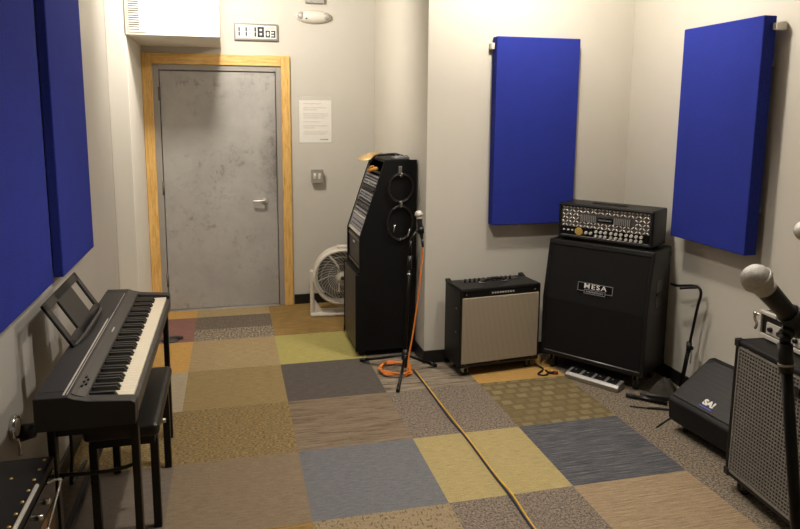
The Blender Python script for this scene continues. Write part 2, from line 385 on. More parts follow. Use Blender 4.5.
# ------------------------------------------------------------------ things on the walls
def panel(label, size, loc, rz, clips):
    W, H, D = size
    r = thing('acoustic_panel', label, 'acoustic panel', loc, rz, 'blue acoustic wall panels')
    T_ = min(D-.010, .078)
    MB().box((0, 0, 0), (W, T_, H), .006, 3).obj('fabric_core', M['blue'], r)
    for z in (.22, H-.25): MB().box((.03, T_-.001, z), (W-.03, D-.002, z+.04), .002).obj('mounting_rail', M['alu'], r)
    for x, z, w, h in clips:
        MB().box((x, D*.45, z), (x+w, D-.003, z+h), .003).cyl((x+w/2, D*.45, z+h/2), (x+w/2, D*.45-.006, z+h/2), .005, seg=10).obj('mounting_clip', M['white_plastic'], r)
    return r
panel('blue fabric acoustic panel on back wall above the tan fronted combo amplifier', (.600, 1.25, .085), (1.417, -.885, .972), 0,
      [(-.022, 1.17, .022, .04), (.20, -.022, .03, .022)])
panel('blue fabric acoustic panel on right wall near the corner', (.615, 1.243, .118), (2.35, -1.498, .980), -PI/2, [(.615, 1.170, .030, .036)])
panel('blue fabric acoustic panel on left wall nearest the camera, cut off by picture edge', (.74, 1.39, .053), (-1.06, -2.695, .980), PI/2, [])
panel('blue fabric acoustic panel on left wall beyond the music rest, nearer the door', (.715, 1.39, .053), (-1.06, -1.777, .962), PI/2, [])

# wall clock, seven-segment digits 11:18 and 03
ck = thing('wall_clock', 'silver framed digital wall clock reading 11:18 above the door', 'clock', (-.233, YD, 2.320))
MB().box((0, -.028, 0), (.365, 0, .140), .006).obj('frame', solid('clock_silver', srgb(128, 124, 118), .35, .2, .04), ck)
MB().box((.016, -.0295, .017), (.349, -.026, .124), .002).obj('screen', M['lcd'], ck)
SEG = {'0': 'abcdef', '1': 'bc', '3': 'abgcd', '8': 'abcdefg'}
def digit(ch, x, z, w, h, t):
    m = MB(); y0, y1 = -.0305, -.029; g = t*.12
    S = {'a': (x+g, z+h-t, x+w-g, z+h), 'd': (x+g, z, x+w-g, z+t), 'g': (x+g, z+h/2-t/2, x+w-g, z+h/2+t/2),
         'f': (x, z+h/2+g, x+t, z+h-g), 'b': (x+w-t, z+h/2+g, x+w, z+h-g), 'e': (x, z+g, x+t, z+h/2-g), 'c': (x+w-t, z+g, x+w, z+h/2-g)}
    for k in SEG[ch]: a = S[k]; m.box((a[0], y0, a[1]), (a[2], y1, a[3]))
    m.obj('digit', M['ink'], ck)
digit('1', .012, .034, .036, .076, .014); digit('1', .070, .034, .036, .076, .014)
digit('1', .146, .030, .036, .082, .016); digit('8', .192, .028, .054, .086, .017)
digit('0', .258, .028, .038, .058, .012); digit('3', .303, .028, .038, .058, .012)
MB().box((.125, -.0305, .050), (.134, -.029, .060)).obj('colon_dot', M['ink'], ck)
MB().box((.125, -.0305, .084), (.134, -.029, .094)).obj('colon_dot', M['ink'], ck)
MB().box((.266, -.0305, .096), (.338, -.029, .104)).box((.262, -.0305, .108), (.338, -.029, .114)).obj('date_line', M['faint_ink'], ck)

el = thing('emergency_light', 'white oval emergency light on the wall beside the clock', 'emergency light', (.433, YD, 2.535))
m = MB().sphere((0, -.012, 0), 1, (.155, .062, .056), 32)
m.obj('housing', M['white_plastic'], el)
for s in (-1, 1):
    MB().sphere((s*.108, -.042, .004), .032, (1, .8, 1)).obj('lamp_lens', solid('lamp_lens', srgb(176, 174, 170), .25, .1), el)
MB().box((-.072, -.066, -.026), (-.056, -.055, -.016)).obj('indicator', M['ink'], el)
jb = MB().box((.365, YD-.045, 2.645), (.525, YD-.002, 2.76), .004).obj('junction_box', solid('grey_box', srgb(160, 156, 152), .5))
MB().box((.37, YD-.006, 2.652), (.52, YD-.0005, 2.755)).obj('mounting_plate', M['steel'], jb)
tag(jb, 'grey metal box high on the wall, right above the oval emergency light', 'box')

pn = thing('notice_sign', 'white printed notice in a clear sleeve right of the door', 'notice', (.302, YD, 1.462))
gl = NT('clear_sleeve'); gl.base((.95, .95, .93, 1)); gl.set(.15); gl.b.inputs['Alpha'].default_value = .1
MB().box((-.006, -.0035, -.006), (.288, -.0025, .40)).obj('clear_sleeve', gl.m, pn)
MB().box((0, -.0022, 0), (.282, -.0003, .368)).obj('sheet', M['paper'], pn)
m = MB(); z = .335
for k, wd_ in enumerate([.16, 0, .20, .12, 0, .22, .22, .18, 0, .15, 0, .21, .10, 0, .22, .20]):
    if wd_: m.box((.035, -.0027, z), (.035+wd_, -.0022, z+.004))
    z -= .0175
m.obj('printed_lines', M['faint_ink'], pn)
m = MB()
for k, a in enumerate((.185, .20, .215, .228, .242)): m.box((a, -.0027, .022), (a+.010, -.0022, .030))
m.obj('small_mark', M['ink'], pn)

sw = thing('switch_box', 'small surface mounted metal switch box under the white notice', 'switch', (.398, YD, 1.112))
MB().box((0, -.055, 0), (.098, 0, .112), .004).obj('metal_box', M['plate_grey'], sw)
MB().box((-.004, -.060, -.004), (.102, -.054, .116), .003).obj('cover_plate', M['plate_grey'], sw)
for x in (.027, .071):
    MB().box((x-.012, -.064, .03), (x+.012, -.058, .082), .002).box((x-.006, -.074, .05), (x+.006, -.06, .07), .002).obj('toggle', M['white_plastic'], sw)

vg = thing('vent_grille', 'white slatted vent grille at left end of the soffit', 'vent', (-.966, .04, 2.285))
MB().box((0, -.004, -.005), (.008, -.0005, .36)).box((.078, -.006, -.012), (.125, -.0005, .36), .001).box((.008, -.006, -.012), (.078, -.0005, .004), .001).obj('frame', M['white_paint'], vg)
MB().box((.008, -.002, .004), (.078, -.0005, .36)).obj('dark_backing', M['ink'], vg)
for k in range(22):
    z = .010+k*.0158
    MB().prism([(-.008, z), (-.0065, z+.0075), (-.002, z+.009), (-.0035, z+.0015)], 0, .008, .078).obj('slat', M['white_paint'], vg)

# ------------------------------------------------------------------ floor fan in the corner by the door
fan = thing('floor_fan', 'white round floor fan standing behind the black gear rack', 'fan', (.60, .42, 0), math.radians(-5))
R, cz = .235, .345
m = MB().box((-.27, -.035, 0), (.27, .14, .03), .012).box((-.27, .0, .0), (-.235, .055, .40), .012).box((.235, .0, .0), (.27, .055, .40), .012)
m.prism([(-.27, .01), (-.27, .20), (-.15, .01)], 1, .015, .045).prism([(.27, .01), (.27, .20), (.15, .01)], 1, .015, .045)
m.obj('stand', M['fan_white'], fan)
MB().lathe([(R, -.085), (R+.012, -.08), (R+.014, .0), (R+.008, .07), (R-.004, .085), (R-.016, .080), (R-.006, .06), (R-.004, -.08), (R, -.085)], (0, .03, cz), (0, -1, 0), 56).obj('outer_ring', M['fan_white'], fan)
for sgn, y in ((1, -.052), (-1, .105)):
    m = MB()
    for k in range(34):
        a0 = 2*PI*k/34
        m.tube([((.05+(R-.06)*u)*math.cos(a0+sgn*1.0*u), y-.018*sgn*(1-u*u), cz+(.05+(R-.06)*u)*math.sin(a0+sgn*1.0*u)) for u in (0, .2, .4, .6, .8, 1)], .0016, 4, False, 2)
    for rr in (.12, .18): m.ring((0, y-.018*sgn*(1-((rr-.05)/(R-.06))**2), cz), rr, .0016, (0, 1, 0), 36, 4)
    m.obj('wire_grille', M['fan_white'], fan)
MB().lathe([(0, .02), (.03, .018), (.05, .006), (.052, -.01), (.03, -.015)], (0, -.055, cz), (0, -1, 0)).obj('hub_cap', M['fan_white'], fan)
MB().lathe([(0, .006), (.014, .004), (.016, 0)], (0, -.074, cz), (0, -1, 0)).obj('hub_badge', M['ink'], fan)
for k in range(5):
    t_ = bmesh.new(); a0 = 2*PI*k/5; g_ = []
    for iu in range(7):
        r_ = .04+.165*iu/6; row_ = []
        for iv in range(7):
            th = a0+(iv/6-.5)*(1.0+.15*iu/6)+.25*iu/6
            row_.append(t_.verts.new((r_*math.cos(th), .045-.05*(iv/6-.5), cz+r_*math.sin(th))))
        g_.append(row_)
    for iu in range(6):
        for iv in range(6): t_.faces.new((g_[iu][iv], g_[iu+1][iv], g_[iu+1][iv+1], g_[iu][iv+1]))
    bmesh.ops.solidify(t_, geom=t_.faces[:], thickness=.003)
    MB()._add(t_, None, True).obj('blade', solid('fan_blade', srgb(120, 116, 108), .45), fan)
MB().cyl((0, .05, cz), (0, .11, cz), .05).obj('motor', M['fan_white'], fan)
MB().box((-.04, -.02, cz+R+.008), (.05, .06, cz+R+.028), .008).obj('handle', M['fan_white'], fan)

# ------------------------------------------------------------------ slanted studio rack
rk = thing('gear_rack', 'tall black slant fronted audio gear rack standing against the alcove wall', 'rack', (.53, -.60, 0))
Wr = .50                                     # along +y; x = depth from the front
prof = [(0, .045), (0, .60), (.027, .60), (.027, .865), (.207, 1.403), (.436, 1.403), (.436, .045)]
for y0 in (0, Wr-.018):
    MB().prism(prof, 1, y0, y0+.018, .002).obj('side_panel', M['black_matte'], rk)
MB().box((.004, .018, .05), (.02, Wr-.018, .595), .002).obj('front_door', solid('dark_laminate', srgb(44, 38, 33), .4, 0, .1), rk)
MB().box((.41, .018, .045), (.43, Wr-.018, 1.39)).obj('back_panel', M['black_matte'], rk)
for a, b in (((.207, .018, 1.385), (.40, Wr-.018, 1.402)), ((.02, .018, .045), (.40, Wr-.018, .062)), ((.015, .018, .597), (.40, Wr-.018, .612))): MB().box(a, b).obj('shelf', M['black_matte'], rk)
pa = MB().box((.040, .024, .625), (.30, Wr-.024, .855), .004).obj('rack_unit', M['unit_dark'], rk)
MB().box((.033, .03, .632), (.041, Wr-.03, .655), .002).box((.033, .03, .825), (.041, Wr-.03, .848), .002).obj('bezel', M['black_gloss'], pa)
MB().box((.038, .25, .785), (.0405, .31, .797)).obj('printed_mark', M['white_print'], pa)
sl = Vector((.18, 0, .538)); L = sl.length; sd = sl/L; nd = Vector((-sd.z, 0, sd.x))
def on_slant(s, y, h): return Vector((.027, 0, .865))+sd*s+Vector((0, y, 0))+nd*h
SM = Matrix(((sd.x, 0, nd.x, .027), (0, 1, 0, 0), (sd.z, 0, nd.z, .865), (0, 0, 0, 1)))     # (s, y, h) -> rack coordinates
def slant_unit(s0, s1, mat, kind):
    u = MB().box((s0+.001, .022, -.16), (s1-.001, Wr-.022, -.008), .002, 2, SM).obj('rack_unit', mat, rk)
    if kind == 'knobs':
        for k in range(9):
            y = .06+k*.042
            m = MB(); a, b = SM @ Vector(((s0+s1)/2, y, -.008)), SM @ Vector(((s0+s1)/2, y, .004)); m.cyl(a, b, .009, .007, 12); m.obj('knob', M['black'], u)
    elif kind == 'meters':
        for y, w in ((.05, .07), (.14, .05), (.21, .09), (.33, .04), (.39, .06)):
            MB().box((s0+.012, y, -.009), (s1-.012, y+w, -.006), .001, 2, SM).obj('display', M['black_gloss'], u)
    elif kind == 'jacks':
        for k in range(16):
            y = .05+k*.0255
            m = MB().cyl(SM @ Vector(((s0+s1)/2, y, -.008)), SM @ Vector(((s0+s1)/2, y, -.003)), .0065, None, 10); m.obj('jack', M['ink'], u)
    elif kind == 'vents':
        for k in range(5):
            y = .07+k*.075
            MB().box((s0+.02, y, -.009), (s0+.028, y+.055, -.006), 0, 2, SM).box((s0+.05, y, -.009), (s0+.058, y+.055, -.006), 0, 2, SM).obj('vent_slot', M['ink'], u)
slant_unit(.005, .030, M['pale'], None)
slant_unit(.034, .122, M['unit_grey'], 'vents')
slant_unit(.125, .140, M['pale'], None)
for k, (mt, kd) in enumerate([('unit_grey', 'jacks'), ('unit_dark', 'meters'), ('unit_grey', 'knobs'), ('unit_grey', 'meters'), ('unit_dark', 'knobs'), ('unit_grey', 'meters'), ('unit_grey', 'jacks')]):
    slant_unit(.144+k*.0435, .144+(k+1)*.0435-.006, M[mt], kd)
MB().box((.46, .03, -.12), (.475, Wr-.03, -.03), .002, 2, SM).obj('tray', M['unit_dark'], rk)
for y in (.0, Wr-.018):
    MB().box((0, y+(.018 if y == 0 else -.014), -.012), (L, y+(.032 if y == 0 else .0), -.004), .001, 2, SM).obj('rack_rail', M['steel'], rk)
for x, y in ((.05, .05), (.37, .05), (.05, Wr-.05), (.37, Wr-.05)):
    c = MB().cyl((x, y-.012, .023), (x, y+.012, .023), .023).box((x-.012, y-.016, .02), (x+.012, y-.013, .05)).box((x-.012, y+.013, .02), (x+.012, y+.016, .05)).obj('caster', M['rubber'], rk)
MB().box((-.006, Wr-.03, .03), (.0, Wr-.012, .09), .002).obj('caster_bracket', M['black'], rk)
MB().box((.303, -.004, 1.300), (.327, 0, 1.360), .003).tube([(.315, -.002, 1.305), (.315, -.02, 1.290), (.315, -.042, 1.295), (.315, -.046, 1.314)], .005, 10).obj('hook', M['steel'], rk)

def coil(name, label, c, rx, rz_, turns, mat, r=.0031, tilt=0):
    pts = []; N = turns*20; rnd = random.Random(int(c[2]*1000))
    for i in range(N+1):
        a = PI/2+2*PI*i/20; k = 1+.05*math.sin(i*.21)+rnd.uniform(-.008, .008)
        pts.append((c[0]+rx*k*math.cos(a), c[1]-.004*math.sin(i*.33)-.003, c[2]+rz_*k*math.sin(a)))
    return tag(MB().tube(pts, r, 8, False, 2).obj(name, mat), label, 'cable', 'coiled cables on the rack side')
cm = solid('cable_black', srgb(34, 33, 33), .28)
c1 = coil('coiled_cable', 'upper coil of black cable hanging on the hook of the rack side', (.845, -.622, 1.213), .086, .097, 4, cm)
MB().tube([(.838, -.630, 1.118), (.846, -.634, 1.100), (.842, -.630, 1.080)], .010, 8).obj('cable_tie', M['steel'], c1)
c2 = coil('coiled_cable', 'lower coil of black cable tied beneath the upper coil', (.840, -.622, .968), .090, .118, 4, cm)
MB().cyl((.890, -.640, .868), (.907, -.642, .928), .007, .006, 12).obj('jack_plug', M['chrome'], c2)
MB().cyl((.790, -.640, .905), (.798, -.642, .955), .005, .004, 12).obj('jack_plug', M['chrome'], c2)

# on top of the rack
td = thing('cymbal', 'tan brass coloured disc lying over the left edge of the rack top', 'cymbal', (.696, -.285, 1.411))
td.rotation_euler = (math.radians(8), math.radians(-17), 0); td.scale = (.68, .68, .68)
MB().lathe([(.0, .030), (.02, .029), (.035, .018), (.05, .010), (.135, .0015), (.1355, 0), (.05, .0075), (.034, .014), (.0, .026)], (0, 0, 0), (0, 0, 1), 44).obj('disc', M['tan_disc'], td)
bx = thing('direct_box', 'small grey box with knobs on the top of the gear rack', 'box', (.87, -.50, 1.403))
MB().box((-.055, -.05, 0), (.055, .05, .018), .004).obj('case', M['unit_grey'], bx)
for k in range(3): MB().cyl((-.03+k*.03, 0, .018), (-.03+k*.03, 0, .027), .008, .006, 12).obj('knob', M['chrome'], bx)
kt = MB().tube([(.66, -.43, 1.37), (.70, -.45, 1.420), (.76, -.47, 1.432), (.83, -.44, 1.434), (.87, -.36, 1.430), (.93, -.30, 1.414), (.94, -.42, 1.4135)], .008, 10)
kt.tube([(.70, -.41, 1.420), (.75, -.40, 1.430), (.83, -.40, 1.428), (.90, -.35, 1.412)], .006, 8)
tag(kt.obj('cable_bundle', M['black']), 'black cable bundle draped across the top of the gear rack', 'cable')
RO = Vector((.53, -.60, 0))
oc = MB().tube([RO+on_slant(*q) for q in ((.452, .36, .006), (.458, .33, .012), (.470, .25, .016), (.485, .16, .016), (.492, .11, .012))], .013, 10)
oc.tube([RO+on_slant(*q) for q in ((.46, .30, .024), (.49, .24, .028), (.50, .17, .026))], .007, 8)
tag(oc.obj('patch_cable', M['amber']), 'short orange patch cable in the top bay of the gear rack', 'cable')

# ------------------------------------------------------------------ microphone helper
def microphone(name, label, G, E, group='silver ball vocal microphones'):
    """G: centre of the ball, E: tail end of the body"""
    G, E = Vector(G), Vector(E); d = (E-G).normalized()
    r = thing(name, label, 'microphone', G, 0, group); z0 = (0, 0, 0)
    MB().lathe([(0, -.0250), (.010, -.0243), (.018, -.0198), (.0237, -.012), (.0256, -.003), (.0256, .001), (.0240, .008), (.0205, .0155), (.0178, .0205)], z0, d, 32).obj('grille_ball', M['mic_mesh'], r)
    MB().lathe([(.0250, -.0035), (.0272, -.0030), (.0272, .0030), (.0250, .0035)], z0, d, 32).obj('grille_band', M['case_silver'], r)
    MB().lathe([(.0172, .019), (.0192, .0205), (.0192, .0262), (.0178, .028)], z0, d, 32).obj('collar', M['case_silver'], r)
    LL = (E-G).length
    MB().lathe([(.0178, .0275), (.0184, .034), (.0176, .055), (.0150, LL*.72), (.0122, LL-.012), (.0114, LL-.002), (0, LL)], z0, d, 32).obj('body', M['mic_body'], r)
    return r, d
# microphone stand by the rack
ms = thing('microphone_stand', 'black tripod microphone stand in front of the gear rack', 'stand', (.80, -.95, 0), 0, 'black microphone stands')
MB().cyl((0, 0, .045), (0, 0, .17), .017).cyl((0, 0, .10), (0, 0, .135), .026).obj('hub', M['black'], ms)
for tx, ty in ((-.25, .27), (.235, .06), (-.125, -.295)):
    d = Vector((tx, ty, 0)); p = Vector((0, 0, .125)); e = d+Vector((0, 0, .012)); u = d.normalized()
    lg = MB().tube([p+u*.02, p+(e-p)*.5, e], .009, 10, False, 1).obj('leg', M['black_metal'], ms)
    MB().cyl(e-(e-p).normalized()*.05, e, .0125, .012, 12).obj('rubber_foot', M['rubber'], lg)
def mic_clip(c, d, parent, arm):
    """hollow clip around a microphone body; arm: where it joins the stand"""
    c, d, arm = Vector(c), Vector(d), Vector(arm)
    m = MB().lathe([(.0172, -.022), (.0205, -.022), (.0215, .022), (.0188, .022), (.0172, -.022)], c, -d, 24)
    u = (arm-c); u = (u-d*u.dot(d)).normalized(); q = c+u*.021
    m.cyl(q, q+u*.012, .012).cyl(q+u*.008, arm, .009)
    return m.obj('microphone_clip', M['black'], parent)
pt = Vector((.030, .018, .80)); p0 = Vector((0, 0, .15)); ud = (pt-p0).normalized()
MB().cyl(p0, pt, .0105).obj('pole', M['black_metal'], ms)
MB().cyl(pt-ud*.09, pt, .0155).obj('clutch', M['black'], ms)
MB().cyl(pt-ud*.13, pt-ud*.118, .0135).obj('clutch_ring', M['steel'], ms)
MB().cyl(pt, pt+ud*.10, .008).obj('upper_tube', M['black_metal'], ms)
g1, e1 = Vector((.889, -.925, 1.070)), Vector((.912, -.925, .912)); dd = (e1-g1).normalized()
mic_clip(g1+dd*.105-Vector((.80, -.95, 0)), dd, ms, pt+ud*.10)
mic1, _ = microphone('microphone', 'silver ball microphone upright on the tripod stand by the gear rack', (.889, -.925, 1.070), (.912, -.925, .912))
# orange cable: down the stand and coiled on the floor
oc = [(.9124, -.926, .909), (.915, -.945, .84), (.901, -.95, .704), (.887, -.96, .565), (.866, -.965, .42), (.846, -.975, .291), (.815, -.99, .14), (.80, -1.01, .05), (.79, -1.02, .012)]
for k in range(46):
    a = -PI/3+2*PI*k/15.5; rr = 1+.10*math.sin(k*1.7)
    oc.append((.745+.105*rr*math.cos(a), -.905+.115*rr*math.sin(a), .008+.0012*(k % 16)+.006*(k//16)))
o = tag(MB().tube(oc, .0058, 8, False, 3).obj('microphone_cable', M['orange']), 'orange microphone cable hanging down the stand and coiled at its foot', 'cable')
MB().cyl((.9123, -.925, .911), (.9145, -.942, .855), .0095, .008, 14).obj('plug', M['black'], o)

# two cables running across the carpet to the camera
def floor_cable(name, label, off, mat, z=.007):
    P = [(.868, -.93), (.874, -1.12), (.877, -1.374), (.881, -1.669), (.891, -1.90), (.894, -2.272), (.901, -2.459), (.893, -2.70), (.90, -3.10), (.89, -3.45)]
    tag(MB().tube([(x+off+.0015*math.sin(i*2.1+off*300), y, z) for i, (x, y) in enumerate(P)], .0047, 8, False, 8).obj(name, mat), label, 'cable')
floor_cable('floor_cable', 'yellow cable running across the carpet from the microphone stand', .0050, M['yellow'])
floor_cable('floor_cable', 'dark navy cable lying right beside the yellow one on the carpet', -.0046, M['navy'])

# ------------------------------------------------------------------ amplifier parts
def caster(parent, x, y, h=.065, mat=None):
    c = MB().box((x-.026, y-.026, h-.004), (x+.026, y+.026, h), .001).box((x-.016, y-.020, h*.4), (x-.0135, y+.020, h-.003)).box((x+.0135, y-.020, h*.4), (x+.016, y+.020, h-.003)).cyl((x, y, h-.014), (x, y, h-.003), .016).obj('caster', M['steel'], parent)
    MB().cyl((x-.012, y+.008, h*.4), (x+.012, y+.008, h*.4), h*.4, None, 20).obj('wheel', M['rubber'], c)
    for sx in (-1, 1): MB().cyl((x+sx*.012, y+.008, h*.4), (x+sx*.0145, y+.008, h*.4), h*.26, None, 16).obj('wheel_cover', M['chrome'], c)
    return c
def shell(mb, W, D, z0, z1, lip=.0, th=.02, bev=.010):
    """open-fronted cabinet"""
    mb.box((0, 0, z0), (th, D, z1), bev).box((W-th, 0, z0), (W, D, z1), bev).box((0, 0, z1-th), (W, D, z1), bev).box((0, 0, z0), (W, D, z0+th), bev)
    mb.box((th*.5, th*.9, z0+th*.5), (W-th*.5, D-.004, z1-th*.5)); return mb

# combo with tan grille
cb = thing('combo_amplifier', 'black combo guitar amplifier with tan grille cloth below blue panel', 'amplifier', (1.121, -1.115, 0), math.radians(5.5))
W, D, z0, z1 = .595, .25, .065, .60
shell(MB(), W, D, z0, z1, th=.022).obj('cabinet', M['tolex'], cb)
MB().box((.022, .006, .538), (W-.022, .03, .582), .002).obj('top_front_strip', M['tolex_dark'], cb)
MB().box((.014, -.002, .092), (W-.014, .03, .538), .005).obj('grille', M['tan_cloth'], cb)
MB().box((.022, .010, .080), (W-.022, .03, .095), .002).obj('bottom_front_strip', M['tolex_dark'], cb)
npl = MB().box((.22, .003, .550), (.40, .0065, .572), .001).obj('name_plate', M['unit_dark'], cb)
m = MB()
for k in range(9): m.box((.228+k*.019, .001, .556), (.228+k*.019+.011, .0035, .566))
m.obj('lettering_strip', M['pale'], npl)
for x in (.045, W-.045):
    for z in (.560, .088): MB().cyl((x, .006, z), (x, .0, z), .006, .004, 10).obj('screw', M['chrome'], cb)
MB().cyl((.29, .010, .087), (.29, .003, .087), .007, .004, 10).obj('screw', M['chrome'], cb)
hh = MB().tube([(.20, .11, z1+.004), (.225, .11, z1+.022), (.29, .11, z1+.030), (.355, .11, z1+.022), (.38, .11, z1+.004)], .010, 10).obj('handle', M['black'], cb)
for x in (.205, .375): MB().box((x-.02, .095, z1), (x+.02, .125, z1+.012), .005).obj('handle_cap', M['chrome'], hh)
MB().box((.09, .150, z1), (W-.09, .22, z1+.003), .001).obj('control_panel', M['black_gloss'], cb)
for k in range(11):
    MB().cyl((.12+k*.034, .185, z1+.002), (.12+k*.034, .185, z1+.018), .0085, .007, 12).obj('knob', M['black'], cb)
for a, b in ((0, .035), (W-.035, W)): MB().prism([(.19, z1-.004), (D, z1+.016), (D, z1-.004)], 0, a, b, .002).obj('rear_ear', M['tolex'], cb)
for z in (.30, .46): MB().cyl((0, .06, z), (-.004, .06, z), .006, .004, 10).obj('screw', M['steel'], cb)
for x, y in ((.06, .045), (W-.06, .045), (.06, D-.05), (W-.06, D-.05)): caster(cb, x, y, z0)

# 4x12 slant cabinet
ct = thing('speaker_cabinet', 'large black slant speaker cabinet with MESA badge in the corner', 'speaker', (1.738, -1.035, 0), math.radians(-54.5))
W, D, z0, z1, zk, lean = .705, .37, .105, .89, .50, .068
side = [(0, z0), (0, zk), (lean, z1), (D, z1), (D, z0)]
m = MB()
for x0, x1 in ((0, .026), (W-.026, W)): m.prism(side, 0, x0, x1, .007)
m.prism([(lean-.008, z1-.030), (lean, z1), (D, z1), (D, z1-.028)], 0, .010, W-.010, .004).box((.01, 0, z0), (W-.01, D, z0+.028), .006)
m.prism([(.022, z0+.02), (.022, zk), (lean+.022, z1-.02), (D-.004, z1-.02), (D-.004, z0+.02)], 0, .02, W-.02)
m.obj('cabinet', M['tolex'], ct)
MB().box((.026, .004, z0+.028), (W-.026, .024, zk), .002).obj('lower_grille', M['black_cloth'], ct)
ang = math.atan2(lean, z1-zk); Ls = math.hypot(lean, z1-zk)
UM = Matrix.Translation((0, .004, zk)) @ Matrix.Rotation(-ang, 4, 'X')
MB().box((.026, 0, 0), (W-.026, .02, Ls-.032), .002, 2, UM).obj('upper_grille', M['black_cloth'], ct)
MB().tube([(.028, .002, z0+.030), (W-.028, .002, z0+.030)], .0035, 8, False, 1).obj('lower_piping', M['alu'], ct)
MB().tube([UM @ Vector((.028, -.002, Ls-.030)), UM @ Vector((W-.028, -.002, Ls-.030))], .003, 8, False, 1).obj('upper_piping', M['charcoal2'], ct)
bd = MB(); bw, bz = .255, .075; b0 = W/2-bw/2+.00
BM = UM @ Matrix.Translation((W/2+.005, -.003, .108)) @ Matrix.Scale(.92, 4)
fr_ = [(-.125, -.036), (-.125, .036), (.125, .036), (.125, -.036)]
bd.box((-.128, -.001, -.036), (.128, .003, .036), .001, 2, BM)
badge = bd.obj('badge', M['black_gloss'], ct)
m = MB()
for a, b in (((-.128, -.003, .033), (.128, 0, .037)), ((-.128, -.003, -.020), (-.124, 0, .037)), ((.124, -.003, -.020), (.128, 0, .037)), ((-.128, -.003, -.024), (-.078, 0, -.020)), ((.078, -.003, -.024), (.128, 0, -.020)),
             ((-.078, -.003, -.040), (-.074, 0, -.008)), ((.074, -.003, -.040), (.078, 0, -.008)), ((-.078, -.003, -.012), (.078, 0, -.008)), ((-.078, -.003, -.040), (.078, 0, -.036))): m.box(a, b, 0, 2, BM)
m.obj('badge_outline', M['alu'], badge)
text('lettering', 'MESA', .047, M['white_print'], badge, BM @ FRONT(0, -.002, .013), .001, .0004, squeeze=1.30, space=1.22)
m = MB()
for k in range(11): m.box((-.064+k*.0118, -.0025, -.030), (-.064+k*.0118+.008, -.001, -.018), 0, 2, BM)
m.obj('small_lettering', M['alu'], badge)
rc = MB().box((W-.001, .13, .515), (W+.002, .25, .700), .0015).obj('side_handle', M['black_gloss'], ct)
MB().box((W+.0005, .142, .600), (W+.006, .238, .618), .003).obj('grip', M['tolex_dark'], rc)
for z in (.12, .84):
    for y in (.03 if z < .5 else .08, D-.02): MB().box((W-.004, y-.015, z-.015), (W+.003, y+.015, z+.015), .0015).obj('corner', M['black'], ct)
for x, y in ((.065, .06), (W-.065, .06), (.065, D-.06), (W-.065, D-.06)): caster(ct, x, y, z0)

# amplifier head
ca, sa = math.cos(math.radians(-54.5)), math.sin(math.radians(-54.5))
def cabxy(u, d): return (1.738+u*ca-d*sa, -1.035+u*sa+d*ca)
hx, hy = cabxy(.040, .10)
hd = thing('amplifier_head', 'black amplifier head with silver diamond plate front on speaker cabinet', 'amplifier', (hx, hy, .891), math.radians(-54.5))
W, D, H = .632, .245, .245
for x in (.05, W-.05):
    for y in (.04, D-.04): MB().cyl((x, y, 0), (x, y, .014), .014, .016, 14).obj('foot', M['rubber'], hd)
m = MB(); z0 = .012
shell(m, W, D, z0, H, th=.022, bev=.010); m.obj('cabinet', M['tolex'], hd)
MB().box((.024, .012, .092), (W-.024, .02, H-.020)).obj('diamond_plate', solid('tread_plate', srgb(96, 92, 87), .35, .5), hd)
m = MB(); nx, nz = 24, 6
for i in range(nx):
    for j in range(nz):
        x = .034+(W-.068)*i/(nx-1); z = .100+(.120)*j/(nz-1)
        if .14 < x < .505 and .125 < z < .19: continue
        a = PI/4 if (i+j) % 2 else -PI/4
        m.sphere((0, 0, 0), .0125, (1.0, .5, .36), 8, Matrix.Translation((x, .012, z)) @ Matrix.Rotation(a, 4, 'Y'))
m.obj('diamond_bumps', solid('polished_bumps', srgb(226, 222, 214), .25, .45, .03), hd)
wn = MB().box((.150, .008, .130), (.495, .014, .182), .001).obj('tube_window', M['ink'], hd)
for g0, g1 in ((.155, .265), (.380, .490)):
    m = MB()
    for q in range(9): m.box((g0+(g1-g0)*q/9, .0055, .134), (g0+(g1-g0)*q/9+.007, .009, .178))
    m.obj('window_bars', M['alu'], wn)
MB().box((.270, .004, .140), (.375, .010, .170), .003).obj('name_plate', M['black_gloss'], hd)
m = MB()
for q in range(9): m.box((.281+q*.0098, .002, .150), (.281+q*.0098+.006, .0045, .160))
m.obj('plate_lettering', M['alu'], hd)
MB().box((.024, .008, .036), (W-.024, .02, .090), .001).obj('control_strip', M['black_gloss'], hd)
MB().tube([(.026, .006, .034), (W-.026, .006, .034)], .003, 8, False, 1).obj('piping', M['alu'], hd)
for x in (.045, .075, .105):
    MB().cyl((x, .010, .066), (x, -.004, .070), .0045, .006, 10).obj('toggle_switch', M['bright_knob'], hd)
MB().prism([(.148+.030*math.cos(q*PI/4+PI/8)*(1 if q % 2 else .92), .064+.027*math.sin(q*PI/4+PI/8)) for q in range(8)], 1, .001, .010, .002).obj('gold_badge', M['brass'], hd)
for x in (.200, .232): MB().cyl((x, .010, .062), (x, -.008, .062), .011, .009, 14).obj('knob', M['bright_knob'], hd)
for q in range(10):
    x = .268+q*.0315+(.006 if q > 2 else 0)+(.004 if q > 5 else 0)
    for z in (.049, .076): MB().cyl((x, .010, z), (x, -.007, z), .0112, .0092, 14).obj('knob', M['bright_knob'], hd)
MB().box((.19, .095, H-.001), (.42, .135, H+.006), .003).box((.20, .10, H+.004), (.41, .13, H+.010), .003).obj('handle', M['black'], hd)

